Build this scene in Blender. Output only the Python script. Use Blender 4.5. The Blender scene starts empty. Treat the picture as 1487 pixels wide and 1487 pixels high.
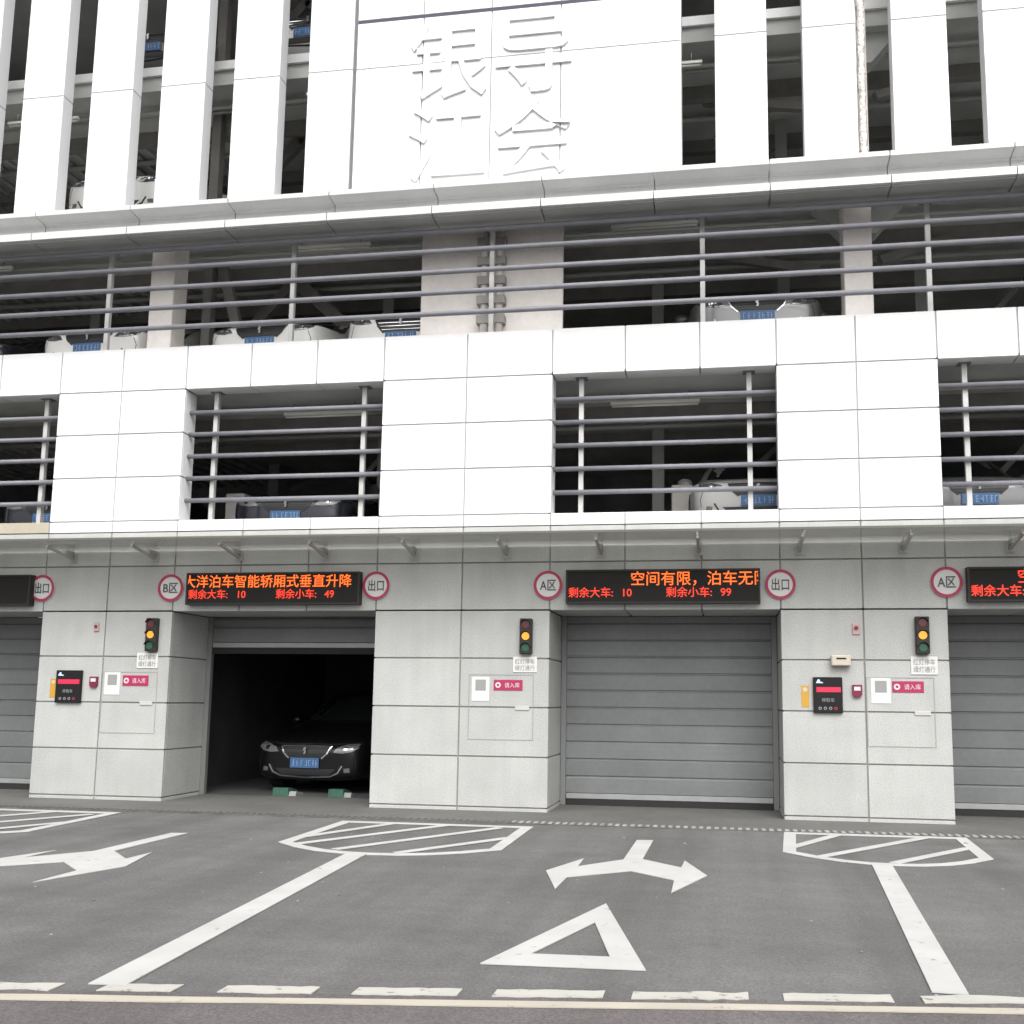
import bpy, bmesh, math, random
from mathutils import Vector, Matrix
from mathutils.bvhtree import BVHTree
R = math.radians
random.seed(7)
S = bpy.context.scene
C = S.collection

# ------------------------------------------------------------------ camera
cam_d = bpy.data.cameras.new('camera')
cam = bpy.data.objects.new('camera', cam_d); C.objects.link(cam)
F_PX = 1500.087
cam_d.sensor_fit = 'HORIZONTAL'; cam_d.sensor_width = 36.0
cam_d.lens = 36.0 * F_PX / 1487.0
cam_d.shift_x = -58.75 / 1487.0
cam_d.shift_y = 72.57 / 1487.0
cam_d.clip_start = 0.1; cam_d.clip_end = 900
yaw, pitch, roll = R(9.40332), R(7.60987), R(0.656146)
A = Matrix(((math.cos(yaw), math.sin(yaw), 0), (-math.sin(yaw), math.cos(yaw), 0), (0, 0, 1)))
B = Matrix(((1, 0, 0), (0, math.cos(pitch), math.sin(pitch)), (0, -math.sin(pitch), math.cos(pitch))))
D = Matrix(((math.cos(roll), 0, math.sin(roll)), (0, 1, 0), (-math.sin(roll), 0, math.cos(roll))))
M = D @ B @ A                                   # world -> (right, forward, up)
right, fwd, up = M[0], M[1], M[2]
rot = Matrix((right, up, -fwd)).transposed()
cam.matrix_world = Matrix.Translation((0, -12.56797, 1.35382)) @ rot.to_4x4()
S.camera = cam

# ------------------------------------------------------------------ sky, sun, exposure
SUN_EL, SUN_AZ = R(50), R(-22)                  # azimuth measured from -Y (towards the camera side), + to +X
world = bpy.data.worlds.new('World'); S.world = world; world.use_nodes = True
wn = world.node_tree.nodes; wl = world.node_tree.links
sky = wn.new('ShaderNodeTexSky'); sky.sky_type = 'NISHITA'; sky.sun_disc = False
sky.sun_elevation = SUN_EL; sky.sun_rotation = R(180) + SUN_AZ
sky.air_density = 1.0; sky.dust_density = 6.0; sky.ozone_density = 1.0
hs = wn.new('ShaderNodeHueSaturation'); hs.inputs['Saturation'].default_value = 0.12
wl.new(sky.outputs[0], hs.inputs['Color'])
bg = wn['Background']; bg.inputs['Strength'].default_value = 0.145
wl.new(hs.outputs[0], bg.inputs['Color'])
sun_d = bpy.data.lights.new('sun', 'SUN'); sun_d.energy = 0.65; sun_d.angle = R(55); sun_d.color = (1.0, 0.97, 0.93)
sun = bpy.data.objects.new('sun', sun_d); C.objects.link(sun)
sd = Vector((math.sin(SUN_AZ) * math.cos(SUN_EL), -math.cos(SUN_AZ) * math.cos(SUN_EL), math.sin(SUN_EL)))
sun.rotation_euler = (-sd).to_track_quat('-Z', 'Y').to_euler()
sun.location = (0, -20, 30)
S.view_settings.view_transform = 'Standard'; S.view_settings.look = 'None'
S.view_settings.gamma = 1.0; S.view_settings.use_curve_mapping = False
S.view_settings.exposure = 0.86

# ------------------------------------------------------------------ materials
MATS = {}
def mat(name, col, rough=0.6, metal=0.0, spec=0.5, noise=None, bump=None, emit=None, rand=0.0, coat=0.0, extra=None):
    if name in MATS: return MATS[name]
    m = bpy.data.materials.new(name); m.use_nodes = True
    nt = m.node_tree; n = nt.nodes; l = nt.links; p = n['Principled BSDF']
    p.inputs['Base Color'].default_value = (*col, 1); p.inputs['Roughness'].default_value = rough
    p.inputs['Metallic'].default_value = metal; p.inputs['Specular IOR Level'].default_value = spec
    p.inputs['Coat Weight'].default_value = coat
    tc = n.new('ShaderNodeTexCoord'); geo = n.new('ShaderNodeNewGeometry')
    out = None
    if noise:
        for (scale, amt, det) in noise:                 # multiply base colour by 1 +- amt
            t = n.new('ShaderNodeTexNoise'); t.inputs['Scale'].default_value = scale; t.inputs['Detail'].default_value = det
            l.new(geo.outputs['Position'], t.inputs['Vector'])
            mr = n.new('ShaderNodeMapRange'); mr.inputs['From Min'].default_value = 0.3; mr.inputs['From Max'].default_value = 0.7
            mr.inputs['To Min'].default_value = 1 - amt; mr.inputs['To Max'].default_value = 1 + amt
            l.new(t.outputs['Fac'], mr.inputs['Value'])
            mx = n.new('ShaderNodeMix'); mx.data_type = 'RGBA'; mx.blend_type = 'MULTIPLY'; mx.inputs[0].default_value = 1
            if out: l.new(out, mx.inputs[6])
            else: mx.inputs[6].default_value = (*col, 1)
            l.new(mr.outputs[0], mx.inputs[7]); out = mx.outputs[2]
    if rand:
        oi = n.new('ShaderNodeObjectInfo')
        mr = n.new('ShaderNodeMapRange'); mr.inputs['To Min'].default_value = 1 - rand; mr.inputs['To Max'].default_value = 1 + rand
        l.new(oi.outputs['Random'], mr.inputs['Value'])
        mx = n.new('ShaderNodeMix'); mx.data_type = 'RGBA'; mx.blend_type = 'MULTIPLY'; mx.inputs[0].default_value = 1
        if out: l.new(out, mx.inputs[6])
        else: mx.inputs[6].default_value = (*col, 1)
        l.new(mr.outputs[0], mx.inputs[7]); out = mx.outputs[2]
    if out: l.new(out, p.inputs['Base Color'])
    if bump:
        t = n.new('ShaderNodeTexNoise'); t.inputs['Scale'].default_value = bump[0]; t.inputs['Detail'].default_value = 4
        l.new(geo.outputs['Position'], t.inputs['Vector'])
        b = n.new('ShaderNodeBump'); b.inputs['Strength'].default_value = bump[1]; b.inputs['Distance'].default_value = bump[2]
        l.new(t.outputs['Fac'], b.inputs['Height']); l.new(b.outputs[0], p.inputs['Normal'])
    if emit:
        p.inputs['Emission Color'].default_value = (*emit[0], 1); p.inputs['Emission Strength'].default_value = emit[1]
    MATS[name] = m
    return m

def speckle(name, col, dark, light, rand=0.05, rough=0.55):
    """granite: fine dark and light grains, cloudy tone, per-panel shift"""
    m = bpy.data.materials.new(name); m.use_nodes = True
    n = m.node_tree.nodes; l = m.node_tree.links; p = n['Principled BSDF']
    geo = n.new('ShaderNodeNewGeometry'); oi = n.new('ShaderNodeObjectInfo')
    g = n.new('ShaderNodeTexNoise'); g.inputs['Scale'].default_value = 75; g.inputs['Detail'].default_value = 3
    l.new(geo.outputs['Position'], g.inputs['Vector'])
    cr = n.new('ShaderNodeValToRGB'); e = cr.color_ramp.elements
    e[0].position = 0.34; e[0].color = (*dark, 1); e[1].position = 0.72; e[1].color = (*light, 1)
    k = e.new(0.47); k.color = (*col, 1)
    l.new(g.outputs['Fac'], cr.inputs['Fac'])
    c2 = n.new('ShaderNodeTexNoise'); c2.inputs['Scale'].default_value = 2.2; c2.inputs['Detail'].default_value = 5
    l.new(geo.outputs['Position'], c2.inputs['Vector'])
    mr = n.new('ShaderNodeMapRange'); mr.inputs['From Min'].default_value = .3; mr.inputs['From Max'].default_value = .7
    mr.inputs['To Min'].default_value = 0.93; mr.inputs['To Max'].default_value = 1.06
    l.new(c2.outputs['Fac'], mr.inputs['Value'])
    mr2 = n.new('ShaderNodeMapRange'); mr2.inputs['To Min'].default_value = 1 - rand; mr2.inputs['To Max'].default_value = 1 + rand
    l.new(oi.outputs['Random'], mr2.inputs['Value'])
    sm = n.new('ShaderNodeMapping'); sm.inputs['Scale'].default_value = (5, 5, .35); l.new(geo.outputs['Position'], sm.inputs['Vector'])
    stn = n.new('ShaderNodeTexNoise'); stn.inputs['Scale'].default_value = 1.5; stn.inputs['Detail'].default_value = 5; l.new(sm.outputs[0], stn.inputs['Vector'])
    mr3 = n.new('ShaderNodeMapRange'); mr3.inputs['From Min'].default_value = .3; mr3.inputs['From Max'].default_value = .6; mr3.inputs['To Min'].default_value = .96; mr3.inputs['To Max'].default_value = 1.02
    l.new(stn.outputs['Fac'], mr3.inputs['Value'])
    m3 = n.new('ShaderNodeMath'); m3.operation = 'MULTIPLY'; l.new(mr3.outputs[0], m3.inputs[0]); l.new(mr2.outputs[0], m3.inputs[1])
    mu = n.new('ShaderNodeMath'); mu.operation = 'MULTIPLY'; l.new(mr.outputs[0], mu.inputs[0]); l.new(m3.outputs[0], mu.inputs[1])
    mx = n.new('ShaderNodeMix'); mx.data_type = 'RGBA'; mx.blend_type = 'MULTIPLY'; mx.inputs[0].default_value = 1
    l.new(cr.outputs[0], mx.inputs[6]); l.new(mu.outputs[0], mx.inputs[7])
    l.new(mx.outputs[2], p.inputs['Base Color']); p.inputs['Roughness'].default_value = rough
    b = n.new('ShaderNodeBump'); b.inputs['Strength'].default_value = .15; b.inputs['Distance'].default_value = .002
    l.new(g.outputs['Fac'], b.inputs['Height']); l.new(b.outputs[0], p.inputs['Normal'])
    MATS[name] = m
    return m

speckle('granite', (.405, .41, .398), (.325, .33, .32), (.465, .465, .455))
speckle('cream_granite', (.40, .36, .28), (.30, .27, .21), (.47, .43, .35))
mat('white_panel', (.74, .745, .745), .38, noise=[(1.3, .04, 5), (9, .02, 3)], rand=.025)
mat('fin_white', (.72, .73, .74), .42, noise=[(1.1, .04, 4)], rand=.025)
mat('joint', (.24, .24, .225), .9)
mat('joint_white', (.36, .36, .365), .9)
mat('gap_dark', (.07, .07, .10), .8)
mat('pipe_grey', (.42, .42, .40), .5, .1)
mat('latch_grey', (.47, .47, .45), .5)
mat('badge', (.28, .28, .29), .3, .8)
mat('bracket_steel', (.42, .42, .40), .45, .2)
mat('canopy_edge', (.11, .11, .09), .6)
mat('guide_grey', (.20, .205, .20), .5, .2)
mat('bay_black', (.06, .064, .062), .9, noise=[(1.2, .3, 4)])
mat('dull_chrome', (.55, .55, .56), .2, .9)
mat('cornice_grey', (.56, .565, .56), .4, noise=[(1.6, .05, 4), (14, .03, 3)], rand=.03)
mat('rail_steel', (.180, .183, .205), .55, .0, noise=[(6, .08, 3)])
mat('post_steel', (.47, .47, .455), .45, .1, noise=[(8, .08, 3)])
mat('dark_interior', (.34, .36, .35), .9, noise=[(1.2, .25, 4)])
mat('ceiling_grey', (.50, .51, .49), .85, noise=[(1.0, .2, 4)])
mat('deck_rib', (.60, .60, .58), .6, .2, noise=[(3, .15, 3)])
mat('floor_dark', (.30, .30, .295), .8, noise=[(2, .25, 4)])
mat('beige_wall', (.68, .645, .615), .75, noise=[(2.2, .06, 4), (17, .04, 3)])
mat('steel_grey', (.26, .25, .235), .6, .1, noise=[(4, .12, 3)])
mat('shutter', (.172, .180, .180), .5, .2, noise=[(1.6, .10, 5), (14, .05, 3)], rand=.06)
mat('shutter_bar', (.34, .345, .345), .4, .3, noise=[(6, .06, 3)])
mat('rubber', (.018, .018, .018), .8)
mat('black_plastic', (.010, .010, .011), .5, 0, .25)
mat('housing', (.026, .026, .025), .5, 0, .3)
mat('sign_white', (.60, .59, .585), .5)
mat('sign_red', (.36, .025, .075), .5)
mat('sign_ink', (.055, .07, .07), .6)
mat('paper', (.64, .64, .62), .7, noise=[(30, .02, 2)])
mat('pink_red', (.37, .018, .085), .45)
mat('yellow_sticker', (.50, .28, .03), .5)
mat('beige_plastic', (.50, .45, .37), .5)
mat('led_face', (.012, .011, .010), .6, 0, .25)
mat('led_amber', (.25, .05, .01), .5, emit=((1.0, .135, .012), .95))
mat('led_red', (.2, .02, .01), .5, emit=((1.0, .042, .016), .75))
mat('lamp_amber', (.4, .15, .02), .4, emit=((1.0, .30, .022), .75))
mat('lens_red', (.10, .02, .022), .3)
mat('lens_green', (.02, .09, .055), .3)
mat('terminal_red', (.4, .02, .06), .4, emit=((1.0, .012, .06), .18))
mat('pale_ink', (.27, .275, .27), .6)
mat('blue_mark', (.55, .66, .95), .5)
mat('tube', (.72, .71, .66), .4)
mat('apron', (.105, .104, .098), .85, noise=[(1.4, .14, 6), (11, .08, 4), (70, .10, 2)], bump=(60, .3, .004))
mat('drain_grey', (.27, .265, .255), .8, noise=[(9, .25, 4), (40, .2, 2)])
mat('drain_dark', (.10, .10, .095), .8, noise=[(9, .3, 4)])
mat('green_block', (.035, .11, .075), .6, noise=[(12, .2, 3)])
mat('foil', (.60, .57, .53), .38, .45, noise=[(22, .35, 4)], bump=(35, 1.0, .03))
mat('dark_glass', (.012, .014, .015), .06, 0, .6)
mat('chrome', (.75, .75, .76), .12, 1.0)
mat('tyre', (.02, .02, .02), .85)
mat('rim', (.45, .45, .46), .3, .8)
mat('car_black', (.006, .006, .007), .28, 0, .3, coat=.15)
mat('car_shaded_white', (.40, .40, .39), .3, 0, .5, coat=.4)  # white car paint with the first-floor shade put into the colour
mat('car_white', (.74, .735, .71), .3, 0, .5, coat=.4)
mat('car_silver', (.20, .20, .20), .3, .5, .5, coat=.4)
mat('car_dark', (.022, .024, .034), .25, .2, .5, coat=.5)
mat('grille', (.014, .014, .016), .4)
mat('headlight', (.15, .153, .156), .25, .2, .6, coat=.8)
mat('lamp_glass', (.06, .063, .066), .1, 0, .7, coat=.8)
mat('plate_blue', (.05, .13, .27), .5)
mat('plate_ink', (.25, .33, .52), .5)
mat('trim_black', (.02, .02, .021), .5)

def m_glass():
    m = bpy.data.materials.new('canopy_glass'); m.use_nodes = True
    n = m.node_tree.nodes; l = m.node_tree.links; n.remove(n['Principled BSDF']); out = n['Material Output']
    tr = n.new('ShaderNodeBsdfTransparent'); tr.inputs[0].default_value = (.93, .94, .92, 1)
    df = n.new('ShaderNodeBsdfDiffuse'); df.inputs[0].default_value = (.80, .80, .76, 1)
    tl = n.new('ShaderNodeBsdfTranslucent'); tl.inputs[0].default_value = (.88, .88, .84, 1)
    ad = n.new('ShaderNodeMixShader'); ad.inputs[0].default_value = .62; l.new(df.outputs[0], ad.inputs[1]); l.new(tl.outputs[0], ad.inputs[2])
    gl = n.new('ShaderNodeBsdfGlossy'); gl.inputs['Roughness'].default_value = .05
    m1 = n.new('ShaderNodeMixShader'); m1.inputs[0].default_value = .36          # dusty film on the glass
    l.new(tr.outputs[0], m1.inputs[1]); l.new(ad.outputs[0], m1.inputs[2])
    fr = n.new('ShaderNodeFresnel'); fr.inputs[0].default_value = 1.5
    m2 = n.new('ShaderNodeMixShader'); l.new(fr.outputs[0], m2.inputs[0]); l.new(m1.outputs[0], m2.inputs[1]); l.new(gl.outputs[0], m2.inputs[2])
    l.new(m2.outputs[0], out.inputs['Surface'])
    MATS['canopy_glass'] = m
m_glass()

def m_asphalt(name, base, tint):
    m = bpy.data.materials.new(name); m.use_nodes = True
    n = m.node_tree.nodes; l = m.node_tree.links; p = n['Principled BSDF']
    geo = n.new('ShaderNodeNewGeometry')
    def noise(s, d, r=.5):
        t = n.new('ShaderNodeTexNoise'); t.inputs['Scale'].default_value = s; t.inputs['Detail'].default_value = d; t.inputs['Roughness'].default_value = r
        l.new(geo.outputs['Position'], t.inputs['Vector']); return t.outputs['Fac']
    def rng(v, a, b, f0=.3, f1=.7):
        t = n.new('ShaderNodeMapRange'); t.inputs['From Min'].default_value = f0; t.inputs['From Max'].default_value = f1
        t.inputs['To Min'].default_value = a; t.inputs['To Max'].default_value = b; l.new(v, t.inputs['Value']); return t.outputs[0]
    def mul(a, b):
        t = n.new('ShaderNodeMath'); t.operation = 'MULTIPLY'; l.new(a, t.inputs[0]); l.new(b, t.inputs[1]); return t.outputs[0]
    # wear streaks along x
    mp = n.new('ShaderNodeMapping'); mp.inputs['Scale'].default_value = (.25, 1.6, 1); l.new(geo.outputs['Position'], mp.inputs['Vector'])
    st = n.new('ShaderNodeTexNoise'); st.inputs['Scale'].default_value = 1.2; st.inputs['Detail'].default_value = 6; l.new(mp.outputs[0], st.inputs['Vector'])
    grain = noise(150, 2)
    v = mul(rng(noise(.45, 6), .86, 1.14), rng(noise(6, 5, .6), .91, 1.09))
    v = mul(v, rng(st.outputs['Fac'], .90, 1.10)); v = mul(v, rng(grain, .72, 1.30)); v = mul(v, rng(noise(38, 2), .86, 1.14))
    vo = n.new('ShaderNodeTexVoronoi'); vo.inputs['Scale'].default_value = 26; l.new(geo.outputs['Position'], vo.inputs['Vector'])
    sp = rng(vo.outputs['Distance'], 1.9, 1.0, .05, .10)
    wh = n.new('ShaderNodeTexWhiteNoise'); l.new(vo.outputs['Position'], wh.inputs['Vector'])
    gt = n.new('ShaderNodeMath'); gt.operation = 'GREATER_THAN'; gt.inputs[1].default_value = .93; l.new(wh.outputs['Value'], gt.inputs[0])
    mxv = n.new('ShaderNodeMix'); mxv.data_type = 'FLOAT'; l.new(gt.outputs[0], mxv.inputs[0]); mxv.inputs[2].default_value = 1.0; l.new(sp, mxv.inputs[3])
    v = mul(v, mxv.outputs[0])
    oil = n.new('ShaderNodeTexVoronoi'); oil.inputs['Scale'].default_value = .9; oil.inputs['Randomness'].default_value = 1.0
    dj = n.new('ShaderNodeTexNoise'); dj.inputs['Scale'].default_value = 7; dj.inputs['Detail'].default_value = 5; l.new(geo.outputs['Position'], dj.inputs['Vector'])
    va = n.new('ShaderNodeMix'); va.data_type = 'VECTOR'; va.inputs[0].default_value = .16; l.new(geo.outputs['Position'], va.inputs[4]); l.new(dj.outputs['Color'], va.inputs[5])
    l.new(va.outputs[1], oil.inputs['Vector'])
    v = mul(v, rng(oil.outputs['Distance'], .80, 1.0, .03, .20))          # oil drips
    tm = n.new('ShaderNodeMapping'); tm.inputs['Scale'].default_value = (1.35, .05, 1); l.new(geo.outputs['Position'], tm.inputs['Vector'])
    tt = n.new('ShaderNodeTexNoise'); tt.inputs['Scale'].default_value = 1.6; tt.inputs['Detail'].default_value = 4; l.new(tm.outputs[0], tt.inputs['Vector'])
    v = mul(v, rng(tt.outputs['Fac'], .85, 1.09, .35, .62))               # tyre tracks in and out of the gates
    v = mul(v, rng(noise(62, 3, .7), .80, 1.22))
    mx = n.new('ShaderNodeMix'); mx.data_type = 'RGBA'; mx.blend_type = 'MULTIPLY'; mx.inputs[0].default_value = 1
    mx.inputs[6].default_value = (base * tint[0], base * tint[1], base * tint[2], 1); l.new(v, mx.inputs[7])
    l.new(mx.outputs[2], p.inputs['Base Color']); p.inputs['Roughness'].default_value = .88
    b = n.new('ShaderNodeBump'); b.inputs['Strength'].default_value = .5; b.inputs['Distance'].default_value = .006
    l.new(grain, b.inputs['Height']); l.new(b.outputs[0], p.inputs['Normal'])
    MATS[name] = m
m_asphalt('asphalt', .108, (1.02, 1.0, .995))
m_asphalt('road_asphalt', .094, (1.09, .99, .99))

def m_paint(name, col, wear=.60):
    m = bpy.data.materials.new(name); m.use_nodes = True
    n = m.node_tree.nodes; l = m.node_tree.links; p = n['Principled BSDF']
    geo = n.new('ShaderNodeNewGeometry')
    t = n.new('ShaderNodeTexNoise'); t.inputs['Scale'].default_value = 9; t.inputs['Detail'].default_value = 8; t.inputs['Roughness'].default_value = .72
    l.new(geo.outputs['Position'], t.inputs['Vector'])
    mr = n.new('ShaderNodeMapRange'); mr.inputs['From Min'].default_value = wear; mr.inputs['From Max'].default_value = wear + .07; l.new(t.outputs['Fac'], mr.inputs['Value'])
    t2 = n.new('ShaderNodeTexNoise'); t2.inputs['Scale'].default_value = 2.5; t2.inputs['Detail'].default_value = 5; l.new(geo.outputs['Position'], t2.inputs['Vector'])
    mr2 = n.new('ShaderNodeMapRange'); mr2.inputs['From Min'].default_value = .3; mr2.inputs['From Max'].default_value = .7
    mr2.inputs['To Min'].default_value = .90; mr2.inputs['To Max'].default_value = 1.05; l.new(t2.outputs['Fac'], mr2.inputs['Value'])
    mm = n.new('ShaderNodeMix'); mm.data_type = 'RGBA'; mm.blend_type = 'MULTIPLY'; mm.inputs[0].default_value = 1; mm.inputs[6].default_value = (*col, 1); l.new(mr2.outputs[0], mm.inputs[7])
    mx = n.new('ShaderNodeMix'); mx.data_type = 'RGBA'; l.new(mr.outputs[0], mx.inputs[0]); l.new(mm.outputs[2], mx.inputs[6]); mx.inputs[7].default_value = (.16, .155, .15, 1)
    l.new(mx.outputs[2], p.inputs['Base Color']); p.inputs['Roughness'].default_value = .75
    MATS[name] = m
m_paint('line_white', (.44, .44, .43), .615)
m_paint('line_worn', (.42, .41, .375), .57)
m_paint('line_cream', (.42, .385, .325), .60)

# ------------------------------------------------------------------ helpers
def link(name, me, m, parent=None, loc=(0, 0, 0), rz=0.0):
    o = bpy.data.objects.new(name, me); C.objects.link(o)
    if m is not None and len(me.materials) == 0: me.materials.append(MATS[m])
    o.location = loc; o.rotation_euler = (0, 0, rz)
    if parent is not None: o.parent = parent
    return o
def thing(name, label, cat, loc=(0, 0, 0), rz=0.0, group=None):
    o = bpy.data.objects.new(name, None); C.objects.link(o); o.empty_display_size = .2
    o.location = loc; o.rotation_euler = (0, 0, rz); o['label'] = label; o['category'] = cat
    if group: o['group'] = group
    return o
def tag(o, label, cat, group=None):
    o['label'] = label; o['category'] = cat
    if group: o['group'] = group
    return o
def part_empty(name, parent):
    o = bpy.data.objects.new(name, None); C.objects.link(o); o.empty_display_size = .1; o.parent = parent; return o

class MB:
    def __init__(s): s.v = []; s.f = []; s.sm = []
    def box(s, x0, x1, y0, y1, z0, z1):
        b = len(s.v); s.v += [(x, y, z) for z in (z0, z1) for y in (y0, y1) for x in (x0, x1)]
        s.f += [tuple(b + i for i in q) for q in ((0, 2, 3, 1), (4, 5, 7, 6), (0, 1, 5, 4), (2, 6, 7, 3), (0, 4, 6, 2), (1, 3, 7, 5))]
        s.sm += [False] * 6; return s
    def tube(s, a, b, r, n=12, r2=None, cap=True):
        a = Vector(a); b = Vector(b); d = (b - a).normalized(); r2 = r if r2 is None else r2
        u = d.orthogonal().normalized(); w = d.cross(u); k = len(s.v)
        for P, rr in ((a, r), (b, r2)):
            for i in range(n):
                t = 2 * math.pi * i / n; q = P + (u * math.cos(t) + w * math.sin(t)) * rr; s.v.append(tuple(q))
        for i in range(n):
            j = (i + 1) % n; s.f.append((k + i, k + j, k + n + j, k + n + i)); s.sm.append(True)
        if cap:
            s.f.append(tuple(k + i for i in range(n))[::-1]); s.f.append(tuple(k + n + i for i in range(n))); s.sm += [False, False]
        return s
    def bar(s, a, b, w, h):                          # square bar between two points
        a = Vector(a); b = Vector(b); d = (b - a).normalized()
        u = Vector((0, 1, 0)) if abs(d.y) < .9 else Vector((1, 0, 0))
        u = (u - d * u.dot(d)).normalized(); t = d.cross(u); k = len(s.v)
        for P in (a, b):
            for (i, j) in ((-1, -1), (1, -1), (1, 1), (-1, 1)): s.v.append(tuple(P + u * (i * w / 2) + t * (j * h / 2)))
        for q in ((0, 3, 2, 1), (4, 5, 6, 7), (0, 1, 5, 4), (1, 2, 6, 5), (2, 3, 7, 6), (3, 0, 4, 7)):
            s.f.append(tuple(k + i for i in q)); s.sm.append(False)
        return s
    def prism_y(s, poly, y0, y1):                    # polygon in (x,z), extruded along y
        k = len(s.v); n = len(poly)
        for y in (y0, y1): s.v += [(x, y, z) for x, z in poly]
        s.f.append(tuple(k + i for i in range(n))); s.f.append(tuple(k + n + i for i in range(n))[::-1]); s.sm += [False, False]
        for i in range(n):
            j = (i + 1) % n; s.f.append((k + i, k + n + i, k + n + j, k + j)); s.sm.append(False)
        return s
    def prism_x(s, poly, x0, x1):                    # polygon in (y,z), extruded along x
        k = len(s.v); n = len(poly)
        for x in (x0, x1): s.v += [(x, y, z) for y, z in poly]
        s.f.append(tuple(k + i for i in range(n))); s.f.append(tuple(k + n + i for i in range(n))[::-1]); s.sm += [False, False]
        for i in range(n):
            j = (i + 1) % n; s.f.append((k + i, k + n + i, k + n + j, k + j)); s.sm.append(False)
        return s
    def prism_z(s, poly, z0, z1):
        k = len(s.v); n = len(poly)
        for z in (z0, z1): s.v += [(x, y, z) for x, y in poly]
        s.f.append(tuple(k + i for i in range(n))[::-1]); s.f.append(tuple(k + n + i for i in range(n))); s.sm += [False, False]
        for i in range(n):
            j = (i + 1) % n; s.f.append((k + i, k + j, k + n + j, k + n + i)); s.sm.append(False)
        return s
    def ring_y(s, cx, cz, r0, r1, y0, y1, n=40):     # annulus facing -y
        k = len(s.v)
        for y in (y0, y1):
            for r in (r0, r1):
                s.v += [(cx + r * math.cos(2 * math.pi * i / n), y, cz + r * math.sin(2 * math.pi * i / n)) for i in range(n)]
        for i in range(n):
            j = (i + 1) % n; a, b, c, d = k, k + n, k + 2 * n, k + 3 * n
            for q in ((a + i, b + i, b + j, a + j), (c + i, c + j, d + j, d + i), (b + i, d + i, d + j, b + j), (a + i, a + j, c + j, c + i)):
                s.f.append(q); s.sm.append(False)
        return s
    def mesh(s, name):
        me = bpy.data.meshes.new(name); me.from_pydata(s.v, [], s.f); me.update()
        bm = bmesh.new(); bm.from_mesh(me); bmesh.ops.recalc_face_normals(bm, faces=bm.faces); bm.to_mesh(me); bm.free()
        me.polygons.foreach_set('use_smooth', s.sm); return me
    def build(s, name, m, parent=None, loc=(0, 0, 0), rz=0.0):
        return link(name, s.mesh(name), m, parent, loc, rz)

_bc = {}
def block_mesh(name, w, d, h, m, bev=.004):
    key = (round(w, 3), round(d, 3), round(h, 3), m, bev)
    if key not in _bc:
        bm = bmesh.new(); bmesh.ops.create_cube(bm, size=1)
        bmesh.ops.scale(bm, vec=(w, d, h), verts=bm.verts)
        if bev: bmesh.ops.bevel(bm, geom=bm.edges[:], offset=bev, segments=1, affect='EDGES')
        me = bpy.data.meshes.new(name); bm.to_mesh(me); bm.free(); me.materials.append(MATS[m]); _bc[key] = me
    return _bc[key]
def block(name, x0, x1, y0, y1, z0, z1, m, parent, bev=.004):
    me = block_mesh(name, x1 - x0, y1 - y0, z1 - z0, m, bev)
    return link(name, me, None, parent, ((x0 + x1) / 2, (y0 + y1) / 2, (z0 + z1) / 2))

def text_mesh(s, size, depth=.004, bold=.0, clip=None):
    """glyph mesh standing in the x-z plane facing -y, left edge at x=0, vertically centred on the em box"""
    cu = bpy.data.curves.new('lettering', 'FONT'); cu.body = s; cu.size = size; cu.extrude = depth / 2; cu.offset = bold * size; cu.resolution_u = 3
    o = bpy.data.objects.new('lettering', cu); C.objects.link(o)
    dg = bpy.context.evaluated_depsgraph_get(); me = bpy.data.meshes.new_from_object(o.evaluated_get(dg))
    bpy.data.objects.remove(o); bpy.data.curves.remove(cu)
    bm = bmesh.new(); bm.from_mesh(me)
    if clip:
        for x, sgn in ((clip[0], -1), (clip[1], 1)):
            g = bm.verts[:] + bm.edges[:] + bm.faces[:]
            bmesh.ops.bisect_plane(bm, geom=g, plane_co=(x, 0, 0), plane_no=(sgn, 0, 0), clear_outer=True)
    bmesh.ops.rotate(bm, verts=bm.verts, matrix=Matrix.Rotation(R(90), 3, 'X'))
    bmesh.ops.translate(bm, verts=bm.verts, vec=(0, 0, -.36 * size))
    bm.to_mesh(me); bm.free(); me.materials.clear()
    return me
def width(me): return max(v.co.x for v in me.vertices) - min(v.co.x for v in me.vertices)
def text(s, size, m, parent, x, y, z, center=False, depth=.004, bold=0.0, fit=None, clip=None, name='lettering'):
    me = text_mesh(s, size, depth, bold, clip)
    if fit:
        w = width(me); k = fit / w
        for v in me.vertices: v.co.x *= k
    if center:
        a = min(v.co.x for v in me.vertices); b = max(v.co.x for v in me.vertices)
        c = min(v.co.z for v in me.vertices); d = max(v.co.z for v in me.vertices)
        for v in me.vertices: v.co.x -= (a + b) / 2; v.co.z -= (c + d) / 2
    return link(name, me, m, parent, (x, y, z))

# ------------------------------------------------------------------ key dimensions of the facade (front plane y = 0)
PIER = [(-14.05, -11.81), (-9.02, -7.143), (-4.352, -2.112), (0.687, 2.579), (5.37, 7.61)]
PMID = [-12.93, -8.088, -3.232, 1.634, 6.49]
OPEN = [(PIER[i][1], PIER[i + 1][0]) for i in range(4)]
XL, XR = PIER[0][0], PIER[-1][1]
LOWR = [0.0, .052, .657, 1.257, 1.857, 2.457]
FASC = [2.457, 3.055, 3.510]
UPR = [3.516, 3.671, 4.272, 4.873, 5.474, 6.074]
DOOR_Y = 1.0
G = .009                                            # half joint

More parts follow.
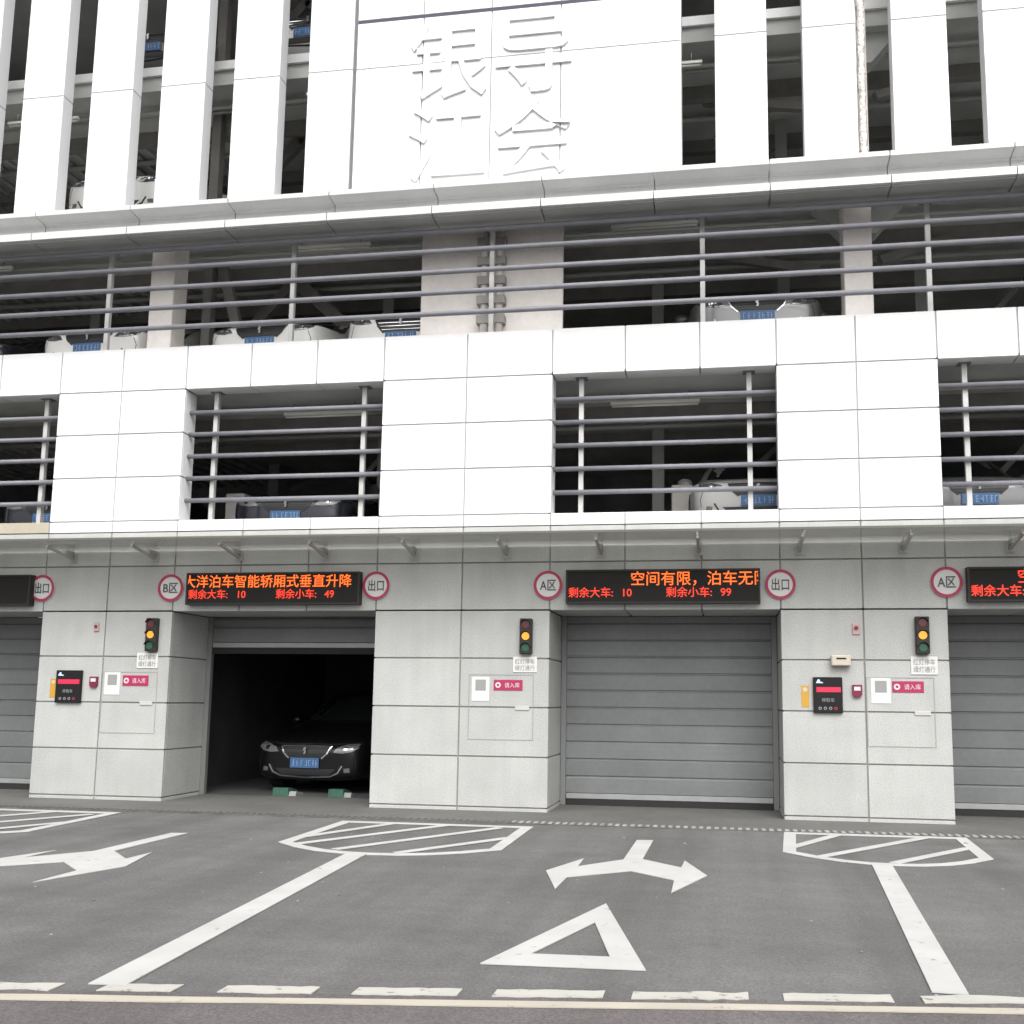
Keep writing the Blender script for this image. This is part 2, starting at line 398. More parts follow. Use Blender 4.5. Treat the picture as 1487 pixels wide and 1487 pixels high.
# ------------------------------------------------------------------ ground
def struct(o): o['kind'] = 'structure'; return o
def sheet(name, poly, z, m, parent=None):
    me = bpy.data.meshes.new(name); me.from_pydata([(x, y, z) for x, y in poly], [], [tuple(range(len(poly)))]); me.update()
    return link(name, me, m, parent)
def ry(x): return -7.545 + .156 * x                  # kerb-side edge of the street, slightly askew to the facade
lot = struct(sheet('asphalt_forecourt', [(-160, -160), (160, -160), (160, 120), (-160, 120)], 0.0, 'asphalt'))
road = struct(sheet('street', [(-60, ry(-60)), (-60, ry(-60) - 7.5), (60, ry(60) - 7.5), (60, ry(60))], 0.004, 'road_asphalt'))
bm = MB()
apr = struct(sheet('concrete_apron', [(XL, -1.00), (XR, -.98), (XR, 1.06), (XL, 1.06)], .008, 'apron'))
# slot drain along the apron edge: a channel with cross bars
dr = struct(MB().box(XL, XR, -1.16, -1.0, .001, .010).build('slot_drain', 'drain_dark'))
dm = block_mesh('drain_bar', .045, .135, .012, 'drain_grey', .003)
x = -2.3
while x < 3.9:
    o = link('drain_bar', dm, None, dr, (x, -1.08, .014)); x += .082
rest = MB(); x = XL + .05
while x < XR:
    if not (-2.34 < x < 3.9): rest.box(x - .02, x + .02, -1.145, -1.012, .006, .018)
    x += .082
o = rest.build('drain_bars_far', 'apron', dr); o['kind'] = 'stuff'
# ---- painted markings (sheets 4 mm above the asphalt)
ZP = .006
def mark(name, poly, m='line_white', z=ZP): return MB().prism_z(poly, z - .004, z + .002).build(name, m, lot)
def strip(pts, w, closed=False):
    """ribbon polygon pieces along a polyline, as quads"""
    out = []
    n = len(pts); seg = n if closed else n - 1
    P = [Vector(p) for p in pts]
    def nrm(i):
        if closed: a, b = P[i - 1], P[(i + 1) % n]; c = P[i]
        else: a, b, c = P[max(i - 1, 0)], P[min(i + 1, n - 1)], P[i]
        d1 = (c - a); d2 = (b - c)
        d1 = d1.normalized() if d1.length > 1e-6 else d2.normalized(); d2 = d2.normalized() if d2.length > 1e-6 else d1
        t = (d1 + d2).normalized(); nn = Vector((-t.y, t.x)); k = 1 / max(.35, nn.dot(Vector((-d1.y, d1.x))))
        return nn * k
    for i in range(seg):
        j = (i + 1) % n; a, b = nrm(i) * w / 2, nrm(j) * w / 2
        out.append([tuple(P[i] + a), tuple(P[j] + b), tuple(P[j] - b), tuple(P[i] - a)])
    return out
def island(x0, x1, ytop, ymid, ybot, skew, label, nh=4):
    """rounded hatched box in front of a pier: one outline part and one part for each hatch bar"""
    cx = (x0 + x1) / 2
    out = [(x0, ytop), (x1, ytop), (x1 + skew, ymid)]
    for i in range(1, 8):
        t = i / 8; a = x1 + skew + (x0 + skew - x1 - skew) * t
        out.append((a, ymid + (ybot - ymid) * (1 - abs(2 * t - 1) ** 2.2)))
    out.append((x0 + skew, ymid))
    isl = part_empty('hatched_island', lot); isl['label'] = label
    mb = MB()
    for q in strip(out, .12, True): mb.prism_z(q, ZP - .003, ZP + .002)
    mb.build('outline', 'line_white', isl)
    return isl
def hatch(isl, a, b, w=.10):
    for q in strip([a, b], w): MB().prism_z(q, ZP - .001, ZP + .004).build('hatch_bar', 'line_white', isl)
i2 = island(-4.10, -2.08, -1.47, -3.15, -3.68, .03, 'white hatched island before the middle pier')
hatch(i2, (-4.05, -2.75), (-3.55, -1.52)); hatch(i2, (-3.92, -3.25), (-2.95, -1.52)); hatch(i2, (-3.45, -3.50), (-2.35, -1.60)); hatch(i2, (-2.85, -3.58), (-2.09, -2.35))
i3 = island(0.67, 2.37, -1.24, -2.66, -3.22, -.09, 'white hatched island before the right pier')
hatch(i3, (.62, -2.35), (1.15, -1.28)); hatch(i3, (.78, -2.98), (2.02, -1.28)); hatch(i3, (1.42, -3.14), (2.28, -2.0))
i1 = island(-9.0, -6.95, -1.36, -3.05, -3.55, .1, 'white hatched island before the left pier')
hatch(i1, (-8.85, -2.6), (-8.35, -1.4)); hatch(i1, (-8.6, -3.15), (-7.65, -1.4)); hatch(i1, (-8.1, -3.4), (-7.1, -1.55)); hatch(i1, (-7.5, -3.5), (-6.92, -2.3))
for (a, b, w, lab) in (((-3.17, -3.72), (-2.87, -7.90), .185, 'white bay line left of the triangle'), ((1.31, -3.20), (1.04, -7.24), .165, 'white bay line right of the triangle'), ((-8.0, -3.55), (-7.7, -8.6), .18, 'white bay line out to the left')):
    for q in strip([a, b], w): mark('bay_line', q, 'line_white', ZP + .001)['label'] = lab
# give-way triangle: three painted strokes
T = [(-1.25, -7.16), (-.40, -7.12), (-.79, -5.44)]; U = [(-1.03, -6.90), (-.61, -6.88), (-.79, -6.05)]
tri = part_empty('painted_triangle', lot)
for i in range(3):
    j = (i + 1) % 3
    MB().prism_z([T[i], T[j], U[j], U[i]], ZP - .003, ZP + .002 + .0003 * i).build('stroke', 'line_white', tri)
# two-headed direction arrows
ARR = [(-.85, -2.20), (-.69, -2.17), (-.70, -3.42), (-.355, -3.80), (-.34, -3.42), (-.14, -4.15), (-.38, -4.95), (-.385, -4.42), (-.745, -4.06), (-1.20, -4.46), (-1.21, -4.98), (-1.41, -4.20), (-1.20, -3.50), (-1.19, -3.93), (-.86, -3.48)]
def arrow(dx, dy, label):
    o = MB().prism_z([(x + dx, y + dy) for x, y in ARR], ZP - .004, ZP + .002).build('direction_arrow', 'line_white', lot); o['label'] = label
arrow(0, 0, 'white two-headed arrow before the closed middle gate')
arrow(-4.56, -.62, 'white two-headed arrow at the left edge'); arrow(4.7, .3, 'white two-headed arrow out to the right')
# dashes and the cream edge line of the street
def ragged(x0, x1, off, w, n=9, amp=.012):
    rnd = random.Random(int(x0 * 1000))
    top = [(x0 + (x1 - x0) * i / n, 0) for i in range(n + 1)]
    f = lambda x, o: (x + .156 * -o * 0, ry(x) + o + rnd.uniform(-amp, amp))
    return [f(x, off + w / 2) for x, _ in top] + [f(x, off - w / 2) for x, _ in top[::-1]]
DASH = [(-6.2, -5.68), (-5.5, -4.98), (-4.82, -4.3), (-4.1, -3.78), (-3.62, -3.07), (-2.86, -2.52), (-2.31, -1.88), (-1.70, -1.22), (-1.06, -.56), (-.43, .10), (.26, .755), (.89, 1.75), (1.95, 2.45), (2.65, 3.15), (3.35, 3.85)]
for k, (a, b) in enumerate(DASH):
    mark('edge_dash', ragged(a, b, .045, .115, 9, .008 if k not in (4, 9, 11) else .018), 'line_worn')
mark('edge_line', ragged(-40, 40, -.142, .078, 160, .006), 'line_cream', ZP + .004)
# grit and scraps of litter
gr = MB(); rnd = random.Random(3)
for k in range(120):
    x = rnd.uniform(-8, 4); y = rnd.uniform(-8.4, -1.4); s = rnd.uniform(.004, .013) * (1 if k > 8 else 1.9)
    gr.prism_z([(x + s * math.cos(a + .3 * k) * rnd.uniform(.6, 1.2), y + s * 1.2 * math.sin(a + .3 * k)) for a in (0, 1.3, 2.5, 3.8, 5.1)], .002, .002 + s * .5)
mat('grit', (.27, .26, .235), .9, noise=[(3, .4, 2)])
o = gr.build('grit', 'grit'); tag(o, 'pale grit and scraps scattered on the asphalt', 'grit'); o['kind'] = 'stuff'

# ------------------------------------------------------------------ the building
bld = thing('parking_building', 'white panelled multi-storey car park with grey granite ground floor', 'building')
# ---- ground floor: dark backing and granite panels
lw = MB()
for (a, b) in PIER: lw.box(a + .018, b - .018, .014, DOOR_Y + .08, 0, 2.457 - .012)
lw.box(XL + .03, XR - .03, .0145, DOOR_Y - .02, 2.457 + .018, 3.505)
lower = lw.build('lower_wall', 'joint', bld)
def gp(x0, x1, y0, y1, z0, z1, m='granite'): return block('granite_panel', x0, x1, y0, y1, z0, z1, m, lower, .003)
for i, (a, b) in enumerate(PIER):
    for r in range(5):
        z0, z1 = LOWR[r] + (G if r else 0), LOWR[r + 1] - G
        for (p, q) in ((a, PMID[i]), (PMID[i], b)):
            gp(p + (G if p != a else 0), q - (G if q != b else 0), 0, .03, z0, z1)
        gp(a, a + .03, .036, DOOR_Y, z0, z1); gp(b - .03, b, .036, DOOR_Y, z0, z1)        # the jambs
    for r in range(2):
        for (p, q) in ((a, PMID[i]), (PMID[i], b)): gp(p + G, q - G, 0, .03, FASC[r] + G, FASC[r + 1] - (G if r == 0 else 0))
for (a, b) in OPEN:
    w = (b - a) / 3
    for k in range(3):
        for r in range(2): gp(a + k * w + G, a + (k + 1) * w - G, 0, .03, FASC[r] + (0 if r == 0 else G), FASC[r + 1] - (G if r == 0 else 0))
        gp(a + k * w + G, a + (k + 1) * w - G, .036, DOOR_Y - .03, 2.457, 2.457 + .028)      # the lintel soffit
# ---- first floor: white panels
uw = MB()
for (a, b) in PIER: uw.box(a + .03, b - .03, .013, .30, 3.52, 6.06)
for (a, b) in OPEN:
    uw.box(a - .032, b + .032, .0135, .30, 3.521, 3.665); uw.box(a - .032, b + .032, .0135, .29, 5.474 + .03, 6.062)
upper = uw.build('upper_wall', 'joint_white', bld)
def wp(x0, x1, y0, y1, z0, z1, m='white_panel'): return block('white_panel', x0, x1, y0, y1, z0, z1, m, upper, .003)
for i, (a, b) in enumerate(PIER):
    for r in range(5):
        for (p, q) in ((a, PMID[i]), (PMID[i], b)):
            inner = 1 <= r <= 3
            wp(p + (G if (p != a or not inner) else 0), q - (G if (q != b or not inner) else 0), 0, .028, UPR[r] + G, UPR[r + 1] - (G if r < 4 else 0))
    for r in range(1, 4):
        wp(a, a + .028, .034, .31, UPR[r] + G, UPR[r + 1] - G); wp(b - .028, b, .034, .31, UPR[r] + G, UPR[r + 1] - G)
for k2, (a, b) in enumerate(OPEN):
    w = (b - a) / 3
    for k in range(3):
        wp(a + k * w + G, a + (k + 1) * w - G, 0, .028, UPR[0] + G, UPR[1], 'cream_granite' if k2 == 0 else 'white_panel')
        wp(a + k * w + G, a + (k + 1) * w - G, 0, .028, UPR[4], UPR[5])
        wp(a + k * w + G, a + (k + 1) * w - G, .034, .30, UPR[4], UPR[4] + .026)
    block('window_sill', a, b, .033, .31, UPR[1] - .02, UPR[1] + .004, 'cream_granite' if k2 == 0 else 'white_panel', upper, .003)
block('parapet_coping', XL, XR, .034, .31, 6.064, 6.078, 'white_panel', upper, .003)
# ---- the cornice: jointed segments of one moulded profile
corn = part_empty('cornice', bld)
prof = [(.05, 7.525), (-.44, 7.49), (-.46, 7.50), (-.50, 7.503), (-.50, 7.60), (-.485, 7.61), (-.25, 7.66), (-.22, 7.68), (-.22, 7.82), (-.24, 7.838), (-.43, 7.864), (-.45, 7.872), (-.45, 7.93), (-.43, 7.945), (.05, 7.97)]
DX = 1.414; x0 = -2.203 - 8 * DX
me = None
for k in range(16):
    a = x0 + k * DX
    if a + DX < XL or a > XR: continue
    if me is None:
        me = MB().prism_x(prof, .006, DX - .006).mesh('cornice_segment'); me.materials.append(MATS['cornice_grey'])
    link('cornice_segment', me, None, corn, (a, 0, 0))
MB().box(XL, XR, -.19, .04, 7.54, 7.92).build('cornice_core', 'joint', corn)
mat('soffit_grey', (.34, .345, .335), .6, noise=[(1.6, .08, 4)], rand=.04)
for k in range(16):
    a = x0 + k * DX
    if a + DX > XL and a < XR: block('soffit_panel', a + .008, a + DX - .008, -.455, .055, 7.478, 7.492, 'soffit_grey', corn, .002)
# ---- fins and the sign wall above the cornice
ZS, ZT = 9.935, 13.4
FIN = [(-14.35, -13.70), (-13.26, -12.61), (-12.17, -11.52), (-11.07, -10.42), (-9.97, -9.325), (-8.885, -8.237), (-7.795, -7.127), (-6.695, -6.014), (-5.59, -4.945), (-.024, .635), (1.085, 1.740), (2.180, 2.846), (3.28, 3.94), (4.38, 5.04), (5.48, 6.14), (6.58, 7.24)]
for (a, b) in FIN:
    f = MB().box(a + .02, b - .02, .02, .215, 7.97, ZT - .01).build('fin', 'joint_white', bld)
    d = .225
    block('fin_panel', a, b, 0, d, 7.955, ZS - .006, 'fin_white', f, .004)
    block('fin_panel', a, b, 0, d, ZS + .006, ZT, 'fin_white', f, .004)
SW = (-4.862, -.458); YS = -.08
sw = MB().box(SW[0] + .02, SW[1] - .02, YS + .02, .30, 7.96, ZT - .01).build('sign_wall', 'joint_white', bld)
MB().box(-4.96, -4.87, .10, .16, 7.96, ZT).build('cover_strip', 'joint_white', bld)
SX = [SW[0], -3.925, -2.977, -2.033, SW[1]]
for k in range(4):
    for (z0, z1) in ((7.955, 9.865), (9.865, 10.545), (10.585, ZT)):
        block('wall_panel', SX[k] + (.007 if k else 0), SX[k + 1] - (.007 if k < 3 else 0), YS, YS + .03, z0 + .006, z1 - .006, 'white_panel', sw, .004)
block('wall_side', SW[1] - .028, SW[1] + .001, YS + .036, .30, 7.96, ZT, 'white_panel', sw, .003)
MB().box(SW[0], SW[1], YS + .005, YS + .02, 10.542, 10.588).build('shadow_gap', 'gap_dark', sw)
for (ch, cx, cz, w, h) in (('银', -3.56, 9.87, 1.06, 1.10), ('江', -3.56, 8.69, 1.05, 1.06), ('导', -2.40, 9.88, 1.02, 1.14), ('会', -2.40, 8.68, 1.02, 1.06)):
    me = text_mesh(ch, 1.0, .036, .003)
    xs = [v.co.x for v in me.vertices]; zs = [v.co.z for v in me.vertices]
    for v in me.vertices:
        v.co.x = ((v.co.x - min(xs)) / (max(xs) - min(xs)) - .5) * w; v.co.z = ((v.co.z - min(zs)) / (max(zs) - min(zs)) - .5) * h
    link('relief_character', me, 'white_panel', sw, (cx, YS - .014, cz))
# ---- inside: decks, ceilings, columns
inn = [('floor_slab', 5.58, 5.93), ('floor_slab', 8.02, 8.37), ('floor_slab', 10.45, 10.80)]
MB().box(XL, XR, .31, 9.5, 3.30, 3.50).build('floor_slab', 'floor_dark', bld)
for (nm, a, b) in inn:
    s = MB().box(XL, XR, {5.93: .36, 8.37: .40}.get(b, .85), 9.5, a, b - .004).build(nm, 'ceiling_grey', bld)
    if b > 9: block('slab_edge_trim', XL, XR, .80, .845, b - .13, b + .012, 'white_panel', s, .004)
MB().box(XL, XR, .3, 9.5, 13.2, 13.4).build('roof_slab', 'ceiling_grey', bld)
bw = MB().box(XL, XR, 6.6, 6.8, 3.3, 13.4).box(XL - .0, XL + .2, 1.1, 6.6, 0, 13.4).box(XR - .2, XR, 1.1, 6.6, 0, 13.4)
for xx in (-8.088, -3.4, 1.9): bw.box(xx - .1, xx + .1, 4.9, 6.6, 3.5, 13.2)      # partitions deep inside
bb = MB()
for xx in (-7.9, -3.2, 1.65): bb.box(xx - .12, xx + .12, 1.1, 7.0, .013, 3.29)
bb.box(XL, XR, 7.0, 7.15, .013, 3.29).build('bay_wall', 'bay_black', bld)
bw.build('inner_wall', 'dark_interior', bld)
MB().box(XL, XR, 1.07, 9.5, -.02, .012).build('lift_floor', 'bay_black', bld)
# ribbed decking under the slabs of the left-hand bays
rm = block_mesh('deck_rib', .075, 7.2, .05, 'deck_rib', .006)
for zc in (5.55, 7.99, 10.42):
    for k in range(22):
        xx = -13.6 + k * .26
        if xx > -8.3: break
        link('deck_rib', rm, None, bld, (xx, 5.8, zc))
# columns, shaft, braces
for (xa, xb, yy) in ((-7.97, -7.61, .33), (1.563, 1.915, .33), (-12.9, -12.55, .33), (6.2, 6.55, .33)):
    for (z0, z1) in ((3.5, 5.57), (5.93, 8.01), (8.37, 10.44), (10.81, 13.19)):
        block('column', xa, xb, yy, yy + .38, z0, z1, 'beige_wall', bld, .012)
for (z0, z1) in ((5.93, 8.01), (8.37, 10.44)):
    sh = block('shaft_wall', -3.985, -2.040, .34, .40, z0, z1, 'beige_wall', bld, .01)
for (xa, yy) in ((-.70, 2.0), (-7.46, 1.9)):
    block('inner_post', xa, xa + .30, yy, yy + .3, 3.5, 4.42, 'beige_wall', bld, .012)
def brace(a, b, w=.14, h=.14): MB().bar(a, b, w, h).build('brace', 'steel_grey', bld)
for z0 in (5.93, 8.37, 10.81):
    brace((-7.72, 1.55, z0), (-7.72, 1.55, z0 + 2.08), .16, .14)
    brace((-7.55, 1.6, z0 + 2.0), (-7.0, 1.6, z0 + .1), .12, .15)
    brace((-6.7, 2.4, z0 + 2.05), (-4.6, 2.4, z0 + .1), .12, .20)
    brace((-7.5, 2.4, z0 + 1.2), (-6.7, 2.4, z0 + 2.05), .12, .16)
    brace((-.2, 2.2, z0 + 2.0), (1.4, 1.6, z0 + 1.4), .1, .12)
    brace((2.2, 1.6, z0 + 1.5), (3.4, 2.0, z0 + 2.0), .1, .12)
for z0 in (7.55, 10.0):                                        # haunches at the column heads
    MB().prism_y([(1.25, z0 + .45), (1.70, z0 + .45), (1.70, z0 + .02), (1.62, z0 + .02)], 1.0, 1.25).build('haunch', 'ceiling_grey', bld)
    MB().prism_y([(2.0, z0 + .45), (2.45, z0 + .45), (2.08, z0 + .02), (2.0, z0 + .02)], 1.0, 1.25).build('haunch', 'ceiling_grey', bld)
# ceiling beams, service pipes and lift frames on the open decks
for (zc, zf) in ((5.575, 3.5), (8.015, 5.93), (10.445, 8.37)):
    for yy in (1.9, 3.4): MB().box(XL + .2, XR - .2, yy, yy + .14, zc - .20, zc).build('ceiling_beam', 'steel_grey', bld)
    for (yy, rr, dz) in ((1.25, .035, .10), (1.42, .022, .07), (2.6, .045, .12)):
        MB().tube((XL + .2, yy, zc - dz), (XR - .2, yy, zc - dz), rr, 10).build('service_pipe', 'pipe_grey', bld)
    for xx in (-10.6, -5.35, -.95, .98, 3.0, 4.6):
        MB().box(xx - .05, xx + .05, 3.0, 3.1, zf, zc - .001).box(xx - .09, xx + .09, 2.985, 2.999, zf, zc - .002).build('lift_post', 'pipe_grey', bld)
    for (xa, xb) in ((-6.9, -5.35), (-.95, .98), (3.0, 4.6)):
        MB().bar((xa, 3.16, zf + .1), (xb, 3.16, zc - .25), .05, .08).build('brace', 'steel_grey', bld)
# access hatches in the piers
for (xa, xb) in ((-8.078, -7.293), (-3.117, -2.297), (1.645, 2.405)):
    hp = MB().box(xa, xa + .010, -.004, .004, .86, 1.66).box(xb - .010, xb, -.004, .004, .86, 1.66).box(xa + .010, xb - .010, -.004, .004, .86, .870).box(xa + .010, xb - .010, -.004, .004, 1.65, 1.66)
    h = part_empty('access_hatch', bld)
    mat('hatch_line', (.30, .30, .29), .7); hp.build('hatch_frame', 'hatch_line', h)
    block('latch', xb - .23, xb - .05, -.012, -.001, 1.225, 1.275, 'latch_grey', h, .003)

# ------------------------------------------------------------------ railings
MATS['rail_steel']
def railing(label, x0, x1, posts, zs, r, y_rail, y_post, z0, z1, group, base=0):
    t = thing('railing', label, 'railing', (x0, 0, z0), 0, group)
    for z in zs: MB().tube((0, y_rail, z - z0), (x1 - x0, y_rail, z - z0), r, 14).build('rail', 'rail_steel', t)
    for px in posts:
        MB().box(px - x0 - .03, px - x0 + .03, y_post - .03, y_post + .03, 0, z1 - z0).build('post', 'post_steel', t)
        MB().box(px - x0 - .075, px - x0 + .075, y_post - .07, y_post + .07, z1 - z0 - .012, z1 - z0 - .001).build('foot_plate', 'rail_steel', t)
    return t
Z1 = [3.964, 4.268, 4.573, 4.878, 5.182]
wl_ = ['window at the left edge', 'window left of the middle pier', 'window right of the middle pier', 'window at the right edge']
for k, (a, b) in enumerate(OPEN):
    railing('grey five-bar railing in the first-floor ' + wl_[k], a + .002, b - .002, [a + .35, b - .33], Z1, .031, .16, .235, 3.676, 5.473, 'first floor window railings')
railing('long grey five-bar railing along the open second floor under the cornice', XL, XR, [-13.85, -11.12, -8.40, -5.69, -2.935, -.205, 2.53, 5.25], [6.275, 6.558, 6.838, 7.122, 7.392], .034, -.20, -.08 + .13, 6.08, 7.50, None)
# twin clamps and pipe on the shaft wall behind the middle post
dp = thing('drain_pipe', 'beige pipe with paired clamps on the shaft wall behind the long railing', 'pipe', (-2.99, .28, 6.08))
MB().tube((-.10, 0, 0), (-.10, 0, 2.06), .05, 12).tube((.10, 0, 0), (.10, 0, 2.06), .05, 12).build('pipe', 'beige_wall', dp)
for k in range(7): MB().box(-.19, .19, -.075, .055, .2 + k * .27, .31 + k * .27).build('clamp', 'steel_grey', dp)
fp = MB(); n = 46; rnd = random.Random(5); K = 12
for i in range(n + 1):
    z = 7.96 + (13.3 - 7.96) * i / n; rr = .052 * rnd.uniform(.88, 1.12); ox = rnd.uniform(-.006, .006)
    for j in range(K): fp.v.append((ox + rr * math.cos(2 * math.pi * j / K), rr * math.sin(2 * math.pi * j / K), z))
for i in range(n):
    for j in range(K): fp.f.append((i * K + j, i * K + (j + 1) % K, (i + 1) * K + (j + 1) % K, (i + 1) * K + j)); fp.sm.append(True)
tag(fp.build('wrapped_pipe', 'foil', None, (1.815, .10, 0)), 'crinkled foil-wrapped pipe running up beside a white fin at upper right', 'pipe')

# ------------------------------------------------------------------ glass canopy on brackets
can = thing('glass_canopy', 'thin grey glass canopy on steel brackets over the ground-floor gates', 'canopy', (0, 0, 3.2))
BX = [-2.66 + 1.192 * k for k in range(-9, 8)]
for k in range(len(BX) - 1):
    me = MB().box(BX[k] + .004, BX[k + 1] - .004, -1.02, -.012, .058, .070).build('glass_pane', 'canopy_glass', can)
MB().box(BX[0], BX[-1], -1.036, -1.0205, .050, .078).build('edge_strip', 'canopy_edge', can)
for bx in BX:
    b = MB().bar((bx, -.58, .05), (bx, -.015, -.045), .035, .028).box(bx - .05, bx + .05, -.014, -.002, -.085, .035).build('bracket', 'bracket_steel', can)
    MB().box(bx - .022, bx + .022, -.19, -.02, -.012, .055).build('stiffener', 'shutter_bar', b)
    MB().tube((bx, -.55, .04), (bx, -.55, .085), .022, 10).build('glass_bolt', 'rail_steel', b)

# ------------------------------------------------------------------ roller shutters
def shutter(i, bottom, label):
    a, b = OPEN[i]
    t = thing('roller_shutter', label, 'roller shutter', (a, DOOR_Y, 0), 0, 'roller shutters of the ground-floor gates')
    W = b - a
    for xx in (.004, W - .074): block('guide_rail', xx, xx + .07, -.03, .05, .01, 2.45, 'guide_grey', t, .004)
    block('bottom_bar', .078, W - .078, -.014, .03, bottom + .045, bottom + .115, 'shutter_bar', t, .006)
    block('rubber_seal', .080, W - .080, -.006, .022, bottom - .042, bottom + .046, 'rubber', t, .004)
    z = bottom + .118; me = None; H = .2215
    while z < 2.45:
        h = min(H, 2.452 - z)
        pf = [(-.006, z + .004), (-.006, z + h * .5), (-.004, z + h - .030), (.010, z + h - .012), (.010, z + h), (.03, z + h), (.03, z)] if h > .1 else [(-.006, z), (-.006, z + h), (.03, z + h), (.03, z)]
        o = MB().prism_x([(y, zz - z) for y, zz in pf], .076, W - .076).build('slat', 'shutter', t, (0, 0, z)); z += h
    return t
shutter(0, .045, 'closed grey roller shutter at the left edge, under the dark board')
shutter(1, 1.985, 'raised grey roller shutter above the parked black car')
shutter(2, .045, 'closed grey roller shutter right of the middle pier')
shutter(3, .045, 'closed grey roller shutter at the right edge')

# ------------------------------------------------------------------ LED boards
def board(x0, x1, z0, z1, label, rows):
    t = thing('led_board', label, 'led board', (x0, 0, z0), 0, 'led boards over the gates')
    w, h = x1 - x0, z1 - z0
    f = MB().box(0, w, -.12, -.002, 0, .022).box(0, w, -.12, -.002, h - .022, h).box(0, .022, -.12, -.002, .022, h - .022).box(w - .022, w, -.12, -.002, .022, h - .022)
    f.build('frame', 'housing', t)
    sc = MB().box(.022, w - .022, -.108, -.004, .022, h - .022).build('screen', 'led_face', t)
    for (s, size, m, x, z, bold, clip) in rows:
        pitch = size
        text(s, size, m, t, x, -.1105, z, depth=.003, bold=bold, clip=clip)
    return t
hi, lo = .300, .135
board(-11.50, -9.158, 2.527, 2.943, 'blank dark led board at the left edge', [])
board(-6.905, -4.54, 2.528, 2.945, 'lit led board over the open gate', [('大洋泊车智能轿厢式垂直升降', .1775, 'led_amber', -.045, hi, .005, (.072, 9)), ('剩余大车:', .132, 'led_red', .03, lo, .006, None), ('10', .132, 'led_red', .70, lo, .006, None), ('剩余小车:', .132, 'led_red', 1.24, lo, .006, None), ('49', .132, 'led_red', 1.90, lo, .006, None)])
board(-1.894, .447, 2.524, 2.940, 'lit led board over the closed middle gate', [('空间有限，泊车无限', .184, 'led_amber', .79, hi, .005, (-1, 1.525)), ('剩余大车:', .132, 'led_red', .03, lo, .006, None), ('10', .132, 'led_red', .68, lo, .006, None), ('剩余小车:', .132, 'led_red', 1.22, lo, .006, None), ('99', .132, 'led_red', 1.87, lo, .006, None)])
board(2.794, 5.14, 2.530, 2.932, 'led board at the right edge showing one lower line', [('剩余大车:', .14, 'led_red', .03, .125, .010, None), ('空间有限', .18, 'led_red', .54, hi - .01, .008, None)])

# ------------------------------------------------------------------ round signs
def round_sign(x, z, s, label, r=.182):
    t = thing('round_sign', label, 'sign', (x, 0, z), 0, 'round red-ringed signs over the gates')
    n = 40
    MB().prism_y([(r * math.cos(2 * math.pi * i / n), r * math.sin(2 * math.pi * i / n)) for i in range(n)], -.022, -.002).build('disc', 'sign_white', t)
    MB().ring_y(0, 0, r * .80, r * .99, -.027, -.0215, n).build('red_ring', 'sign_red', t)
    text(s, .155, 'sign_ink', t, 0, -.0245, 0, True, .004, .011, fit=.205)
round_sign(-9.045, 2.770, '出口', 'red-ringed exit sign beside the blank led board')
round_sign(-7.175, 2.762, 'B区', 'red-ringed B sign left of the lit board')
round_sign(-4.352, 2.775, '出口', 'red-ringed exit sign over the left edge of the middle pier')
round_sign(-2.130, 2.764, 'A区', 'red-ringed A sign over the right edge of the middle pier')
round_sign(.685, 2.755, '出口', 'red-ringed exit sign over the left edge of the right pier')
round_sign(2.580, 2.770, 'A区', 'red-ringed A sign over the right edge of the right pier')

# ------------------------------------------------------------------ pier furniture
def signal(x, z0, label):
    t = thing('traffic_light', label, 'traffic light', (x, 0, z0), 0, 'small signals on the piers')
    block('housing', -.076, .076, -.085, -.002, 0, .435, 'housing', t, .008)
    for k, m in enumerate(('lens_green', 'lamp_amber', 'lens_red')):
        z = .075 + k * .1425; r = .047
        l = MB().prism_y([(r * math.cos(2 * math.pi * i / 24), z + r * math.sin(2 * math.pi * i / 24)) for i in range(24)], -.092, -.083).build('lens', m, t)
        v = MB(); n = 12
        for i in range(n):
            a0, a1 = R(10 + 160 * i / n), R(10 + 160 * (i + 1) / n); q = .062
            pts = [(q * math.cos(a0), z + q * math.sin(a0)), (q * math.cos(a1), z + q * math.sin(a1)), ((q + .006) * math.cos(a1), z + (q + .006) * math.sin(a1)), ((q + .006) * math.cos(a0), z + (q + .006) * math.sin(a0))]
            v.prism_y(pts, -.125, -.084)
        v.build('visor', 'housing', l)
signal(-7.385, 1.925, 'black three-lamp signal glowing amber on the left pier')
signal(-2.392, 1.912, 'black three-lamp signal glowing amber on the middle pier')
signal(2.283, 1.928, 'black three-lamp signal glowing amber on the right pier')
def label_plate(x0, x1, z0, z1, label):
    t = thing('notice_plate', label, 'notice', (x0, 0, z0), 0, 'white notices under the signals')
    w, h = x1 - x0, z1 - z0
    block('plate', 0, w, -.012, -.001, 0, h, 'paper', t, .003)
    text('红灯停车', h * .36, 'pale_ink', t, w * .5, -.0145, h * .70, True, .002, .004, fit=w * .82)
    text('绿灯通行', h * .36, 'pale_ink', t, w * .5, -.0145, h * .29, True, .002, .004, fit=w * .82)
label_plate(-7.60, -7.30, 1.705, 1.908, 'white lettered notice under the left pier signal')
label_plate(-2.560, -2.258, 1.686, 1.878, 'white lettered notice under the middle pier signal')
label_plate(2.150, 2.448, 1.693, 1.903, 'white lettered notice under the right pier signal')
def poster(x, z, label):
    t = thing('paper_notice', label, 'poster', (x, 0, z), 0, 'white paper notices on the piers')
    block('sheet', 0, .222, -.006, -.001, 0, .293, 'paper', t, .001)
    block('grey_print', .045, .178, -.0075, -.0055, .125, .262, 'pale_ink', t, 0)
poster(-8.045, 1.358, 'white paper notice with grey square on the left pier')
